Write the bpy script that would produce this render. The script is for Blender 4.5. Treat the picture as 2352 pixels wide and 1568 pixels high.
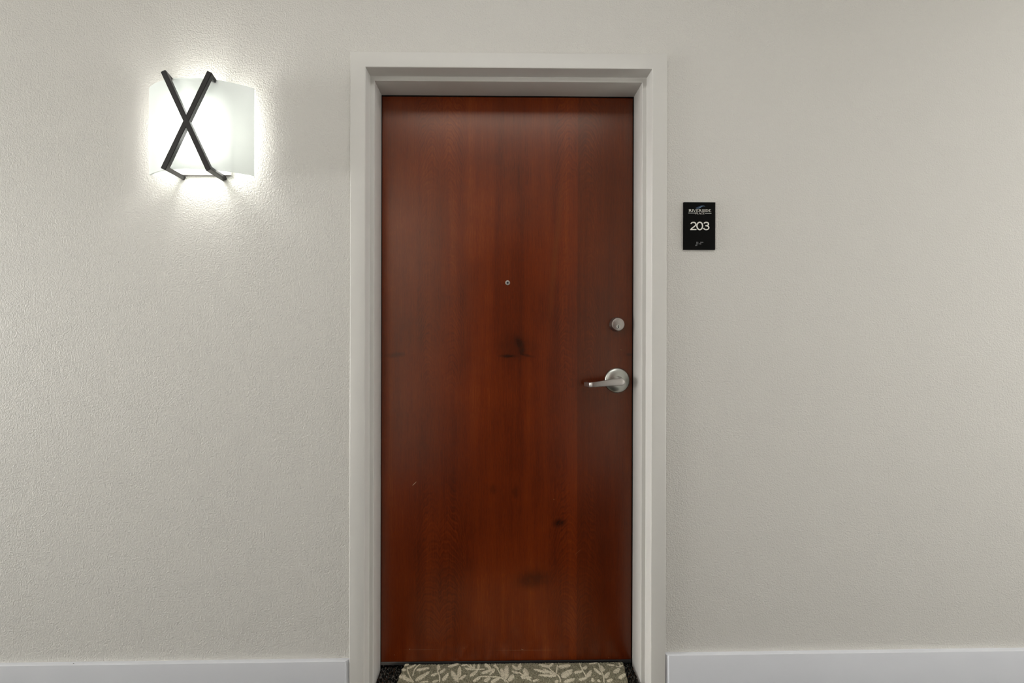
import bpy, bmesh, math, random
import numpy as np
from mathutils import Vector, Matrix

random.seed(7)
RNG = np.random.default_rng(7)
SC = bpy.context.scene
COL = SC.collection
for o in list(bpy.data.objects):
    bpy.data.objects.remove(o)

# ------------------------------------------------------------------ camera
F_PX, YAW, PITCH, ROLL = 966.517, 0.00743, -0.00143, 0.00248
cam_data = bpy.data.cameras.new('camera')
cam = bpy.data.objects.new('camera', cam_data)
COL.objects.link(cam)
cam_data.sensor_fit = 'HORIZONTAL'
cam_data.sensor_width = 36.0
cam_data.lens = F_PX * 36.0 / 2352.0
cam_data.shift_x = 30.152 / 2352.0
cam_data.shift_y = -24.276 / 2352.0
cam_data.clip_start = 0.02
fw0 = Vector((math.sin(YAW), math.cos(YAW), 0))
rt = Vector((math.cos(YAW), -math.sin(YAW), 0))
fw = fw0 * math.cos(PITCH) + Vector((0, 0, math.sin(PITCH)))
up = -fw0 * math.sin(PITCH) + Vector((0, 0, math.cos(PITCH)))
r2 = rt * math.cos(ROLL) + up * math.sin(ROLL)
u2 = up * math.cos(ROLL) - rt * math.sin(ROLL)
M = Matrix((r2, u2, -fw)).transposed().to_4x4()
M.translation = Vector((-0.04098, -1.35025, 1.17937))
cam.matrix_world = M
SC.camera = cam

# ------------------------------------------------------------------ world, lights, exposure
w = bpy.data.worlds.new('corridor_world')
SC.world = w
w.use_nodes = True
w.node_tree.nodes['Background'].inputs[0].default_value = (0.9, 0.92, 1.0, 1)
w.node_tree.nodes['Background'].inputs[1].default_value = 0.02
SC.view_settings.view_transform = 'Standard'
SC.view_settings.look = 'None'
SC.view_settings.gamma = 1.0
SC.view_settings.use_curve_mapping = False
SC.view_settings.exposure = -0.17

CEIL = 2.62
CORR = 1.86            # the wall across the corridor stands at y = -CORR
def area(name, loc, sx, sy, power, col=(1, 1, 1), rot=(0, 0, 0)):
    d = bpy.data.lights.new(name, 'AREA')
    d.shape = 'RECTANGLE'; d.size = sx; d.size_y = sy
    d.energy = power; d.color = col
    o = bpy.data.objects.new(name, d); COL.objects.link(o)
    o.location = loc; o.rotation_euler = rot
    return o
# ceiling luminaires down the corridor
CEIL_W = 14.0
for x, k in ((-5.6, 1.0), (-2.8, 0.6), (0.0, 0.6), (2.8, 1.2), (5.6, 1.0)):
    area('ceiling_light', (x, -1.0, CEIL - 0.01), 1.3, 0.5, CEIL_W * k, (1, 1, 1))
# fill lights added out of view around the corridor
# added side fill from the two far ends of the corridor, no windows there
END_L, END_R = 700.0, 240.0
area('corridor_end_fill', (-9.9, -0.93, 1.05), 1.5, 1.9, END_L, (1, 1, 1), (0, -math.pi / 2, 0))
area('corridor_end_fill', (9.9, -0.93, 1.05), 1.5, 1.9, END_R, (1, 1, 1), (0, math.pi / 2, 0))
OPP_W = 1.0  # added fill panels by the wall across the corridor, no sconces built there
for x, pw in ((-5.5, 10), (5.5, 12)):
    area('opposite_wall_fill', (x, -CORR + 0.10, 1.55), 0.35, 0.60, OPP_W * pw, (1, 1, 1), (math.pi / 2, 0, 0))
# added unseen spots under the ceiling, bounced off the wall across for frontal fill
UPPER_FILL_W = 200.0
for x, k in ((-1.0, 0.85), (2.2, 1.2)):
    d = bpy.data.lights.new('upper_bounce_fill', 'SPOT'); d.energy = UPPER_FILL_W * k; d.spot_size = math.radians(110); d.spot_blend = 1.0; d.shadow_soft_size = 0.05
    o = bpy.data.objects.new('upper_bounce_fill', d); COL.objects.link(o)
    o.location = (x, -1.0, CEIL - 0.02)
    o.rotation_euler = (Vector((x, -CORR, 1.3)) - o.location).to_track_quat('-Z', 'Y').to_euler()
# two added low spots beside the camera, bouncing fill off the wall behind it
LOW_FILL_W = 112.0
for x, k in ((-1.7, 0.6), (2.0, 1.1)):
    d = bpy.data.lights.new('low_bounce_fill', 'SPOT'); d.energy = LOW_FILL_W * k; d.spot_size = math.radians(130); d.spot_blend = 1.0; d.shadow_soft_size = 0.08
    o = bpy.data.objects.new('low_bounce_fill', d); COL.objects.link(o)
    o.location = (x, -1.15, 0.70)
    o.rotation_euler = (Vector((x, -CORR, 0.60)) - o.location).to_track_quat('-Z', 'Y').to_euler()
SCONCE_W = 5.0
LED_W = 1.3

# ------------------------------------------------------------------ node helpers
class NT:
    def __init__(s, name):
        s.m = bpy.data.materials.new(name); s.m.use_nodes = True
        s.t = s.m.node_tree; s.n = s.t.nodes; s.l = s.t.links
        s.n.clear()
        s.out = s.n.new('ShaderNodeOutputMaterial')
        s.b = s.n.new('ShaderNodeBsdfPrincipled')
        s.l.new(s.b.outputs[0], s.out.inputs[0])
    def put(s, sock, v):
        if isinstance(v, bpy.types.NodeSocket): s.l.new(v, sock)
        elif isinstance(v, (tuple, list)) and len(v) == 3 and sock.type == 'RGBA': sock.default_value = (*v, 1)
        else: sock.default_value = v
    def math(s, op, a, b=0.0, c=0.0, clamp=False):
        n = s.n.new('ShaderNodeMath'); n.operation = op; n.use_clamp = clamp
        for i, v in enumerate((a, b, c)): s.put(n.inputs[i], v)
        return n.outputs[0]
    def mix(s, f, a, b, mode='MIX'):
        n = s.n.new('ShaderNodeMix'); n.data_type = 'RGBA'; n.blend_type = mode
        s.put(n.inputs[0], f); s.put(n.inputs[6], a); s.put(n.inputs[7], b)
        return n.outputs[2]
    def coords(s, kind='Object'):
        return s.n.new('ShaderNodeTexCoord').outputs[kind]
    def sep(s, v):
        n = s.n.new('ShaderNodeSeparateXYZ'); s.put(n.inputs[0], v); return n.outputs
    def comb(s, x, y, z):
        n = s.n.new('ShaderNodeCombineXYZ')
        for i, v in enumerate((x, y, z)): s.put(n.inputs[i], v)
        return n.outputs[0]
    def scale(s, v, sc):
        n = s.n.new('ShaderNodeMapping'); s.put(n.inputs[0], v); n.inputs[3].default_value = sc
        return n.outputs[0]
    def noise(s, v, sc, detail=2.0, rough=0.5, dist=0.0):
        n = s.n.new('ShaderNodeTexNoise'); s.put(n.inputs['Vector'], v)
        n.inputs['Scale'].default_value = sc; n.inputs['Detail'].default_value = detail
        n.inputs['Roughness'].default_value = rough; n.inputs['Distortion'].default_value = dist
        return n.outputs[0]
    def ramp(s, v, stops):
        n = s.n.new('ShaderNodeValToRGB'); s.put(n.inputs[0], v)
        e = n.color_ramp.elements
        while len(e) < len(stops): e.new(0.5)
        for el, (p, c) in zip(e, stops):
            el.position = p; el.color = (*c, 1) if len(c) == 3 else c
        return n.outputs[0]
    def smooth(s, v, lo, hi):
        n = s.n.new('ShaderNodeMapRange'); n.interpolation_type = 'SMOOTHSTEP'
        s.put(n.inputs[0], v); n.inputs[1].default_value = lo; n.inputs[2].default_value = hi
        return n.outputs[0]
    def bump(s, h, dist, strength=1.0):
        n = s.n.new('ShaderNodeBump'); s.put(n.inputs['Height'], h)
        n.inputs['Distance'].default_value = dist; n.inputs['Strength'].default_value = strength
        s.l.new(n.outputs[0], s.b.inputs['Normal'])
    def blob(s, x, z, cx, cz, rx, rz, rot=0.0, soft=1.0):
        """1 inside an ellipse at (cx, cz), fading out at its rim"""
        c, q = math.cos(rot), math.sin(rot)
        dx = s.math('SUBTRACT', x, cx); dz = s.math('SUBTRACT', z, cz)
        u = s.math('ADD', s.math('MULTIPLY', dx, c / rx), s.math('MULTIPLY', dz, q / rx))
        v = s.math('ADD', s.math('MULTIPLY', dx, -q / rz), s.math('MULTIPLY', dz, c / rz))
        r = s.math('SQRT', s.math('ADD', s.math('MULTIPLY', u, u), s.math('MULTIPLY', v, v)))
        return s.math('SUBTRACT', 1.0, s.smooth(r, 1.0 - soft, 1.0))
    def set(s, color=None, rough=None, metal=None, spec=None, **kw):
        if color is not None: s.put(s.b.inputs['Base Color'], color)
        if rough is not None: s.put(s.b.inputs['Roughness'], rough)
        if metal is not None: s.put(s.b.inputs['Metallic'], metal)
        if spec is not None: s.put(s.b.inputs['Specular IOR Level'], spec)
        for k, v in kw.items(): s.put(s.b.inputs[k.replace('_', ' ')], v)
        return s.m

# ------------------------------------------------------------------ materials
WALLC = (0.60, 0.585, 0.545)
def mat_wall(name, col=WALLC, rel=0.0023):
    t = NT(name); c = t.coords()
    n1 = t.noise(c, 235.0, 1.5, 0.5, 0.1)
    n2 = t.noise(c, 125.0, 1.0, 0.5, 0.2)
    pl = n1
    h = t.math('ADD', t.math('MULTIPLY', pl, 0.75), t.math('MULTIPLY', n2, 0.45))
    t.bump(h, rel, 1.0)
    v = t.noise(c, 1.3, 2.0)
    colr = t.mix(t.math('MULTIPLY', v, 0.25), col, tuple(k * 0.95 for k in col))
    return t.set(colr, 0.62, spec=0.3)
M_WALL = mat_wall('wall_paint')

def mat_plain(name, col, rough, metal=0.0, spec=0.5, nsc=0.0, namt=0.04, bump=0.0):
    t = NT(name); c = t.coords()
    n = t.noise(c, nsc or 6.0, 3.0)
    colr = t.mix(n, tuple(k * (1 - namt) for k in col), tuple(min(1, k * (1 + namt)) for k in col))
    if bump: t.bump(n, bump)
    return t.set(colr, rough, metal, spec)
M_FRAME = mat_plain('frame_paint', (0.60, 0.588, 0.552), 0.38, spec=0.4, nsc=40, namt=0.012, bump=0.0002)
M_BLACK = mat_plain('bronze_black_metal', (0.012, 0.011, 0.010), 0.42, spec=0.5)
M_TRAY = mat_plain('grey_tray_metal', (0.62, 0.60, 0.59), 0.5)
M_SIGN = mat_plain('sign_black_plastic', (0.0030, 0.0030, 0.0028), 0.55, spec=0.05)
M_LETTER = mat_plain('sign_white_letter', (0.72, 0.70, 0.64), 0.5)
M_RULE = mat_plain('sign_rule', (0.40, 0.40, 0.38), 0.5)
M_BLUE = mat_plain('sign_logo_blue', (0.085, 0.15, 0.24), 0.4)
M_NAVY = mat_plain('sign_logo_navy', (0.012, 0.03, 0.075), 0.4)
M_DOT = mat_plain('sign_braille', (0.085, 0.085, 0.085), 0.35)
M_KEY = mat_plain('keyway_black', (0.006, 0.005, 0.005), 0.6, spec=0.15)
M_LENS = NT('peephole_lens').set((0.03, 0.04, 0.06), 0.05, spec=0.8)
M_CEIL = mat_wall('ceiling_paint', (0.70, 0.69, 0.66), 0.001)

def mat_metal(name, col, rough, sc):
    t = NT(name); c = t.coords()
    n = t.noise(t.scale(c, sc), 60.0, 3.0)
    r = t.math('ADD', rough - 0.06, t.math('MULTIPLY', n, 0.12))
    t.bump(n, 0.00008)
    return t.set(col, r, 1.0)
M_NICKEL = mat_metal('satin_nickel', (0.53, 0.535, 0.495), 0.33, (1, 1, 14))
M_STEEL = mat_metal('satin_steel_lever', (0.43, 0.405, 0.385), 0.30, (1, 1, 12))
M_BOLT = mat_metal('deadbolt_nickel', (0.47, 0.435, 0.405), 0.36, (4, 4, 4))

def mat_base(name, specks=()):
    t = NT(name); c = t.coords(); s = t.sep(c)
    col = t.mix(t.noise(c, 9.0, 2.0), (0.61, 0.622, 0.65), (0.64, 0.652, 0.68))
    for (x, z, r) in specks:
        col = t.mix(t.blob(s[0], s[1], x, z, r, r, 0, 0.4), col, (0.02, 0.02, 0.02))
    t.bump(t.noise(t.scale(c, (0.3, 1, 1)), 70.0, 2.0), 0.0002)
    return t.set(col, 0.42, spec=0.4)

def mat_door():
    t = NT('red_mahogany_veneer'); c = t.coords(); s = t.sep(c)
    x, z = s[0], s[2]
    SL, SR = -0.236, 0.246
    # book-matched leaves: the figure is mirrored at each seam
    dl = t.math('ABSOLUTE', t.math('SUBTRACT', x, SL))
    dr = t.math('ABSOLUTE', t.math('SUBTRACT', x, SR))
    d = t.math('MINIMUM', dl, dr)
    wob = t.noise(t.comb(t.math('MULTIPLY', d, 7.0), 0.0, t.math('MULTIPLY', z, 1.6)), 1.0, 3.0, 0.55)
    dc = t.math('SUBTRACT', d, 0.034)
    arch = t.math('MULTIPLY', t.math('MULTIPLY', dc, dc), -42.0)
    # cathedral field: rings of an arch that peaks near each seam, flattening to straight grain away from it
    field = t.math('ADD', t.math('SUBTRACT', t.math('MULTIPLY', z, 1.0), arch), t.math('MULTIPLY', wob, 0.30))
    warp = t.math('MULTIPLY', t.noise(t.comb(t.math('MULTIPLY', x, 16.0), 7.0, t.math('MULTIPLY', z, 5.0)), 1.0, 3.0, 0.6), 26.0)
    ring = t.math('SINE', t.math('ADD', t.math('MULTIPLY', field, 430.0), warp))
    ring2 = t.math('SINE', t.math('ADD', t.math('MULTIPLY', field, 210.0), warp))
    nearseam = t.math('SUBTRACT', 1.0, t.smooth(d, 0.05, 0.13))
    patch = t.smooth(t.noise(t.comb(t.math('MULTIPLY', d, 4.0), 3.0, z), 1.7, 3.0), 0.42, 0.66)
    rings = t.math('MULTIPLY', t.math('ADD', t.math('MULTIPLY', ring, 0.5), t.math('MULTIPLY', ring2, 0.5)),
                   t.math('MULTIPLY', nearseam, patch))
    # straight fibre
    fib = t.noise(t.comb(t.math('MULTIPLY', x, 420.0), 0.0, t.math('MULTIPLY', z, 9.0)), 1.0, 3.0, 0.6)
    fine = t.noise(t.comb(t.math('MULTIPLY', x, 900.0), 5.0, t.math('MULTIPLY', z, 45.0)), 1.0, 2.0, 0.6)
    band = t.noise(t.comb(t.math('MULTIPLY', d, 11.0), 9.0, t.math('MULTIPLY', z, 0.55)), 1.0, 3.0, 0.55, 0.3)
    band2 = t.noise(t.comb(t.math('MULTIPLY', x, 26.0), 2.0, t.math('MULTIPLY', z, 1.1)), 1.0, 2.0, 0.5, 0.5)
    cloud = t.noise(t.comb(t.math('MULTIPLY', x, 3.0), 1.0, t.math('MULTIPLY', z, 2.2)), 1.0, 3.0, 0.6)
    v = t.math('ADD', t.math('MULTIPLY', band, 0.46), t.math('MULTIPLY', cloud, 0.44))
    v = t.math('ADD', v, t.math('MULTIPLY', band2, 0.20))
    v = t.math('ADD', v, t.math('MULTIPLY', t.math('SUBTRACT', fib, 0.5), 0.30))
    v = t.math('ADD', v, t.math('MULTIPLY', t.math('SUBTRACT', fine, 0.5), 0.30))
    v = t.math('ADD', v, t.math('MULTIPLY', rings, 0.085))
    col = t.ramp(v, [(0.30, (0.045, 0.0055, 0.0008)), (0.48, (0.104, 0.0130, 0.0013)),
                     (0.62, (0.160, 0.0215, 0.0019)), (0.82, (0.26, 0.050, 0.0060))])
    # leaf-to-leaf tone
    right = t.math('GREATER_THAN', x, SR); left = t.math('LESS_THAN', x, SL)
    col = t.mix(t.math('MULTIPLY', right, 0.34), col, (0.030, 0.0055, 0.0014))
    col = t.mix(t.math('MULTIPLY', left, 0.10), col, (0.13, 0.03, 0.010))
    # orange streak left of the right seam, dark mineral marks, scratches
    st = t.blob(x, z, 0.168, 1.45, 0.018, 0.38, -0.09, 1.0)
    col = t.mix(t.math('MULTIPLY', st, 0.35), col, (0.17, 0.038, 0.006))
    for (cx, cz, rx, rz, ro, am) in ((0.044, 1.130, 0.020, 0.042, 0.45, 0.75), (0.050, 1.105, 0.016, 0.016, 0, 0.6),
                                     (0.004, 1.089, 0.045, 0.008, 0.0, 0.8), (0.066, 1.092, 0.038, 0.007, -0.2, 0.55),
                                     (0.0, 1.089, 0.016, 0.010, 0, 0.5), (0.030, 1.12, 0.11, 0.07, 0, 0.35),
                                     (0.185, 0.503, 0.036, 0.022, 0.25, 0.7), (0.093, 0.304, 0.09, 0.05, 0.1, 0.55),
                                     (-0.39, 1.092, 0.05, 0.014, 0.1, 0.4), (-0.05, 0.62, 0.02, 0.03, 0, 0.35),
                                     (0.03, 0.61, 0.02, 0.03, 0, 0.35), (0.43, 1.095, 0.02, 0.008, 0, 0.5)):
        wv = t.noise(c, 60.0, 3.0)
        b = t.math('MULTIPLY', t.blob(x, z, cx, cz, rx, rz, ro, 0.9), t.math('ADD', 0.55, wv), clamp=True)
        col = t.mix(t.math('MULTIPLY', b, am), col, (0.013, 0.0028, 0.0008))
    for (cx, cz, rx, rz, ro, am) in ((-0.3249, 0.641, 0.0125, 0.0016, 0.78, 0.9), (-0.30, 0.058, 0.09, 0.0007, 0, 0.22),
                                     (0.07, 0.055, 0.15, 0.0007, 0, 0.3), (0.055, 0.058, 0.006, 0.001, -0.3, 0.5),
                                     (-0.340, 0.060, 0.0022, 0.0016, 0.6, 0.7), (-0.394, 0.040, 0.0016, 0.0016, 0, 0.5),
                                     (-0.150, 0.063, 0.001, 0.003, 0, 0.4), (0.360, 0.027, 0.0012, 0.002, 0, 0.8),
                                     (0.165, 0.585, 0.002, 0.0015, 0, 0.5), (0.25, 0.40, 0.02, 0.0008, 0.7, 0.2),
                                     (0.4, 1.112, 0.002, 0.001, 0, 0.5)):
        col = t.mix(t.math('MULTIPLY', t.blob(x, z, cx, cz, rx, rz, ro, 0.5), am), col, (0.42, 0.25, 0.16))
    t.bump(t.math('ADD', fib, t.math('MULTIPLY', fine, 0.7)), 0.00012, 0.6)
    return t.set(col, 0.27, spec=0.62, Specular_Tint=(1.0, 0.88, 0.72, 1.0))
M_DOOR = mat_door()

def mat_sweep():
    t = NT('door_sweep_vinyl'); c = t.coords(); s = t.sep(c)
    n = t.noise(t.scale(c, (12, 1, 160)), 1.0, 3.0)
    dust = t.math('MULTIPLY', t.math('SUBTRACT', 1.0, t.smooth(s[0], -0.375, -0.34)), t.smooth(n, 0.35, 0.65))
    col = t.mix(t.math('MULTIPLY', dust, 0.7), (0.022, 0.022, 0.023), (0.17, 0.155, 0.14))
    return t.set(col, 0.5)
M_SWEEP = mat_sweep()

def mat_attr(name, rough=0.95, rel=0.0):
    t = NT(name)
    a = t.n.new('ShaderNodeAttribute'); a.attribute_name = 'yarn'
    return t.set(a.outputs['Color'], rough, spec=0.1)
M_PILE = mat_attr('carpet_yarn')
M_RUGPILE = mat_attr('doormat_yarn')
M_FLOOR = mat_plain('carpet_backing', (0.012, 0.012, 0.011), 0.95, spec=0.1, nsc=200, namt=0.5)
M_RUG = mat_plain('doormat_backing', (0.14, 0.128, 0.090), 0.95, spec=0.1, nsc=300, namt=0.35)
def mat_leaf():
    t = NT('cream_tufted_yarn'); c = t.n.new('ShaderNodeNewGeometry').outputs['Position']
    n = t.noise(c, 420.0, 3.0, 0.65); n2 = t.noise(c, 200.0, 2.0)
    v = t.math('ADD', t.math('MULTIPLY', n, 0.65), t.math('MULTIPLY', n2, 0.35))
    col = t.ramp(v, [(0.36, (0.34, 0.305, 0.215)), (0.45, (0.66, 0.605, 0.45)), (0.56, (0.86, 0.80, 0.63))])
    t.bump(n, 0.0022, 1.0)
    return t.set(col, 0.95, spec=0.1)
M_LEAF = mat_leaf()

def mat_glass():
    """thin white opal glass: part of the lamp's light goes straight through, part is scattered"""
    m = bpy.data.materials.new('opal_glass'); m.use_nodes = True
    n, l = m.node_tree.nodes, m.node_tree.links
    n.clear()
    out = n.new('ShaderNodeOutputMaterial')
    tp = n.new('ShaderNodeBsdfTransparent'); tp.inputs[0].default_value = (0.91, 0.92, 0.914, 1)
    tr = n.new('ShaderNodeBsdfTranslucent'); tr.inputs[0].default_value = (0.88, 0.90, 0.89, 1)
    df = n.new('ShaderNodeBsdfDiffuse'); df.inputs[0].default_value = (0.80, 0.84, 0.81, 1)
    gl = n.new('ShaderNodeBsdfGlossy'); gl.inputs[0].default_value = (1, 1, 1, 1); gl.inputs[1].default_value = 0.2
    nz = n.new('ShaderNodeTexNoise'); nz.inputs['Scale'].default_value = 40
    m1 = n.new('ShaderNodeMixShader'); m0 = n.new('ShaderNodeMixShader'); m2 = n.new('ShaderNodeMixShader')
    mr = n.new('ShaderNodeMapRange'); mr.inputs[3].default_value = 0.075; mr.inputs[4].default_value = 0.09
    l.new(nz.outputs[0], mr.inputs[0]); l.new(mr.outputs[0], m1.inputs[0])
    l.new(df.outputs[0], m1.inputs[1]); l.new(tr.outputs[0], m1.inputs[2])
    m0.inputs[0].default_value = GLASS_OPAL
    l.new(tp.outputs[0], m0.inputs[1]); l.new(m1.outputs[0], m0.inputs[2])
    m2.inputs[0].default_value = 0.04
    l.new(m0.outputs[0], m2.inputs[1]); l.new(gl.outputs[0], m2.inputs[2])
    l.new(m2.outputs[0], out.inputs[0])
    return m
GLASS_OPAL = 0.78
M_GLASS = mat_glass()
def mat_emit(name, col, st):
    t = NT(name)
    return t.set((0.8, 0.8, 0.8), 0.5, Emission_Color=col, Emission_Strength=st)
M_LED = mat_emit('led_board', (1, 0.98, 0.95), 2.5)

# ------------------------------------------------------------------ mesh helpers
def link(name, mesh, mat=None, parent=None, loc=None, rot=None, smooth=False):
    o = bpy.data.objects.new(name, mesh); COL.objects.link(o)
    if mat is not None: mesh.materials.append(mat)
    if parent is not None: o.parent = parent
    if loc is not None: o.location = loc
    if rot is not None: o.rotation_euler = rot
    if smooth:
        for p in mesh.polygons: p.use_smooth = True
    return o
def obj(name, bm, mat=None, parent=None, loc=None, rot=None, smooth=False, angle=None):
    me = bpy.data.meshes.new(name)
    bmesh.ops.recalc_face_normals(bm, faces=bm.faces)
    bm.to_mesh(me); bm.free()
    o = link(name, me, mat, parent, loc, rot, smooth)
    if angle is not None:
        me.polygons.foreach_set('use_smooth', [True] * len(me.polygons))
        me.set_sharp_from_angle(angle=angle)
    return o
def tag(o, label=None, cat=None, group=None, kind=None):
    if label: o['label'] = label
    if cat: o['category'] = cat
    if group: o['group'] = group
    if kind: o['kind'] = kind
    return o
def empty(name, loc=(0, 0, 0), rot=(0, 0, 0)):
    o = bpy.data.objects.new(name, None); COL.objects.link(o)
    o.location = loc; o.rotation_euler = rot; o.empty_display_size = 0.05
    return o
def add_box(bm, x0, x1, y0, y1, z0, z1, bev=0.0, seg=2):
    vs = [bm.verts.new(p) for p in ((x0,y0,z0),(x1,y0,z0),(x1,y1,z0),(x0,y1,z0),(x0,y0,z1),(x1,y0,z1),(x1,y1,z1),(x0,y1,z1))]
    fs = [bm.faces.new([vs[i] for i in q]) for q in ((0,3,2,1),(4,5,6,7),(0,1,5,4),(1,2,6,5),(2,3,7,6),(3,0,4,7))]
    if bev:
        es = list({e for f in fs for e in f.edges})
        bmesh.ops.bevel(bm, geom=es, offset=bev, segments=seg, affect='EDGES', profile=0.5)
    return vs
def box(name, x0, x1, y0, y1, z0, z1, mat, parent=None, bev=0.0, **kw):
    bm = bmesh.new(); add_box(bm, x0, x1, y0, y1, z0, z1, bev)
    return obj(name, bm, mat, parent, **kw)
def lathe(name, prof, mat, parent=None, loc=(0, 0, 0), n=48, angle=0.6):
    """revolve (radius, y) points about the y axis; y points towards the viewer when negative"""
    bm = bmesh.new(); rings = []
    for r, y in prof:
        if r < 1e-6: rings.append([bm.verts.new((0, y, 0))])
        else: rings.append([bm.verts.new((r * math.cos(2 * math.pi * k / n), y, r * math.sin(2 * math.pi * k / n))) for k in range(n)])
    for a, b in zip(rings, rings[1:]):
        for k in range(n):
            k2 = (k + 1) % n
            if len(a) == 1 and len(b) == 1: continue
            if len(a) == 1: bm.faces.new((a[0], b[k], b[k2]))
            elif len(b) == 1: bm.faces.new((a[k], b[0], a[k2]))
            else: bm.faces.new((a[k], b[k], b[k2], a[k2]))
    return obj(name, bm, mat, parent, loc, angle=angle)
def prism(name, pts, y0, y1, mat, parent=None, bev=0.0, **kw):
    """extrude an (x, z) outline between y0 and y1"""
    bm = bmesh.new()
    a = [bm.verts.new((p[0], y0, p[1])) for p in pts]; b = [bm.verts.new((p[0], y1, p[1])) for p in pts]
    bm.faces.new(a); bm.faces.new(b[::-1])
    for i in range(len(pts)):
        j = (i + 1) % len(pts); bm.faces.new((a[i], b[i], b[j], a[j]))
    if bev: bmesh.ops.bevel(bm, geom=list(bm.edges), offset=bev, segments=2, affect='EDGES')
    return obj(name, bm, mat, parent, **kw)

# ------------------------------------------------------------------ key sizes (metres)
A_, B_, C_, H_ = 0.4415, 0.01443, 0.04828, 1.99901
YF = -0.012                      # face of the metal frame, proud of the wall
YS = YF + 0.049                  # front of the stop
YD = 0.124                       # back of the stop
YL = 0.1275                      # face of the door leaf
OX = A_ + B_ + C_; OZ = H_ + B_ + C_
TILT = -0.0125; FZ = -0.0077     # the carpet runs slightly uphill to the right
L = 10.0

# ------------------------------------------------------------------ setting
# wall with the doorway
bm = bmesh.new()
ax, az = OX - 0.02, OZ - 0.02
for x0, x1, z0, z1 in ((-L, -ax, -0.1, az), (ax, L, -0.1, az), (-L, L, az, CEIL + 0.02)):
    f = [bm.verts.new(p) for p in ((x0, 0, z0), (x1, 0, z0), (x1, 0, z1), (x0, 0, z1))]
    bm.faces.new(f)
    g = [bm.verts.new(p) for p in ((x0, 0.2, z0), (x1, 0.2, z0), (x1, 0.2, z1), (x0, 0.2, z1))]
    bm.faces.new(g[::-1])
    for i in range(4):
        j = (i + 1) % 4; bm.faces.new((f[i], g[i], g[j], f[j]))
bmesh.ops.remove_doubles(bm, verts=bm.verts, dist=1e-5)
tag(obj('wall_front', bm, M_WALL), 'off-white textured wall around the apartment door', kind='structure')

# wall across the corridor, with a matching doorway that the lacquered door reflects
OPX = 0.06
bm = bmesh.new()
for x0, x1, z0, z1 in ((-L, OPX - ax, -0.1, az), (OPX + ax, L, -0.1, az), (-L, L, az, CEIL + 0.02)):
    add_box(bm, x0, x1, -CORR - 0.2, -CORR, z0, z1)
tag(obj('wall_back', bm, M_WALL), 'off-white wall across the corridor', kind='structure')
for sx, nm in ((-L, 'wall_left'), (L, 'wall_right')):
    tag(box(nm, sx - (0.1 if sx < 0 else 0), sx + (0.1 if sx > 0 else 0), -CORR - 0.2, 0.2, -0.1, CEIL + 0.02, M_WALL), 'end wall of the corridor', kind='structure')
tag(box('ceiling', -L, L, -CORR - 0.2, 0.2, CEIL, CEIL + 0.1, M_CEIL), 'white corridor ceiling', kind='structure')
floor = tag(box('floor', -L, L, -CORR - 0.1, 0.24, -0.10, 0.0, M_FLOOR, rot=(0, TILT, 0), loc=(0, 0, FZ)), 'dark flecked corridor carpet', kind='structure')

# --- hollow-metal frame: one profile mitred round the opening, edges rounded
def arc_profile(pts, rads, seg=4):
    out = []
    for i, p in enumerate(pts):
        r = rads[i]
        if r <= 0: out.append(p); continue
        p = Vector(p); a = (Vector(pts[i - 1]) - p).normalized(); b = (Vector(pts[i + 1]) - p).normalized()
        p0, p1 = p + a * r, p + b * r; c = p0 + p1 - p
        for k in range(seg + 1):
            t = k / seg * math.pi / 2
            q = c + (p0 - c) * math.cos(t) + (p1 - c) * math.sin(t)
            out.append((q.x, q.y))
    return out
prof = arc_profile([(B_ + C_, 0.004), (B_ + C_, YF), (B_, YF), (B_, YS), (0, YS), (0, YD), (B_, YD), (B_, 0.18), (B_ + 0.03, 0.18)],
                   [0, 0.0026, 0.0030, 0.0018, 0.0030, 0.0015, 0, 0, 0])
def frame_mesh(cx=0.0, y_of=lambda y: y):
    bm = bmesh.new(); cols = []
    for (o, y) in prof:
        X = A_ + o; Z = H_ + o
        cols.append([bm.verts.new((cx + p[0], y_of(y), p[1])) for p in ((-X, -0.03), (-X, Z), (X, Z), (X, -0.03))])
    for a, b in zip(cols, cols[1:]):
        for k in range(3): bm.faces.new((a[k], a[k + 1], b[k + 1], b[k]))
    return bm
def frame_obj(name, **kw):
    o = obj(name, frame_mesh(**kw), M_FRAME, angle=0.9)
    return o
trim = tag(frame_obj('trim_1'), 'pale grey painted metal door frame with a stepped rebate', kind='structure')
# dark rubber seal on the back of the stop
SW = 0.0024
for x0, x1, z0, z1 in ((-A_ - 0.001, -A_ + SW * 0.6, 0.008, H_), (A_ - SW, A_ + 0.001, 0.008, H_), (-A_, A_, H_ - SW, H_ + 0.001)):
    box('door_seal', x0, x1, YD + 0.0004, YD + 0.003, z0, z1, M_KEY, trim)
tag(frame_obj('trim_2', cx=OPX, y_of=lambda y: -CORR - y), 'metal door frame across the corridor', kind='structure')

# --- doors
lx = A_ + B_ - 0.003
door = tag(box('door_1', -lx, lx, YL, YL + 0.044, 0.0165, H_ + B_ - 0.003, M_DOOR, bev=0.0012), 'reddish brown wood veneer apartment door with lever handle and deadbolt', kind='structure')
door2 = tag(box('door_2', OPX - lx, OPX + lx, -CORR - YL - 0.044, -CORR - YL, 0.02, H_ + B_ - 0.003, M_DOOR), 'wood veneer door across the corridor', kind='structure')
box('door_sweep', -A_ + 0.0005, A_ - 0.0005, YL - 0.0025, YL + 0.004, 0.0065, 0.0162, M_SWEEP, door, bev=0.0008)

for o in (door, bpy.data.objects['door_sweep']):          # the door's foot is cut to the sloping floor
    for v in o.data.vertices:
        if v.co.z < 0.03: v.co.z += 0.0018 + 0.0068 * v.co.x
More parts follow.
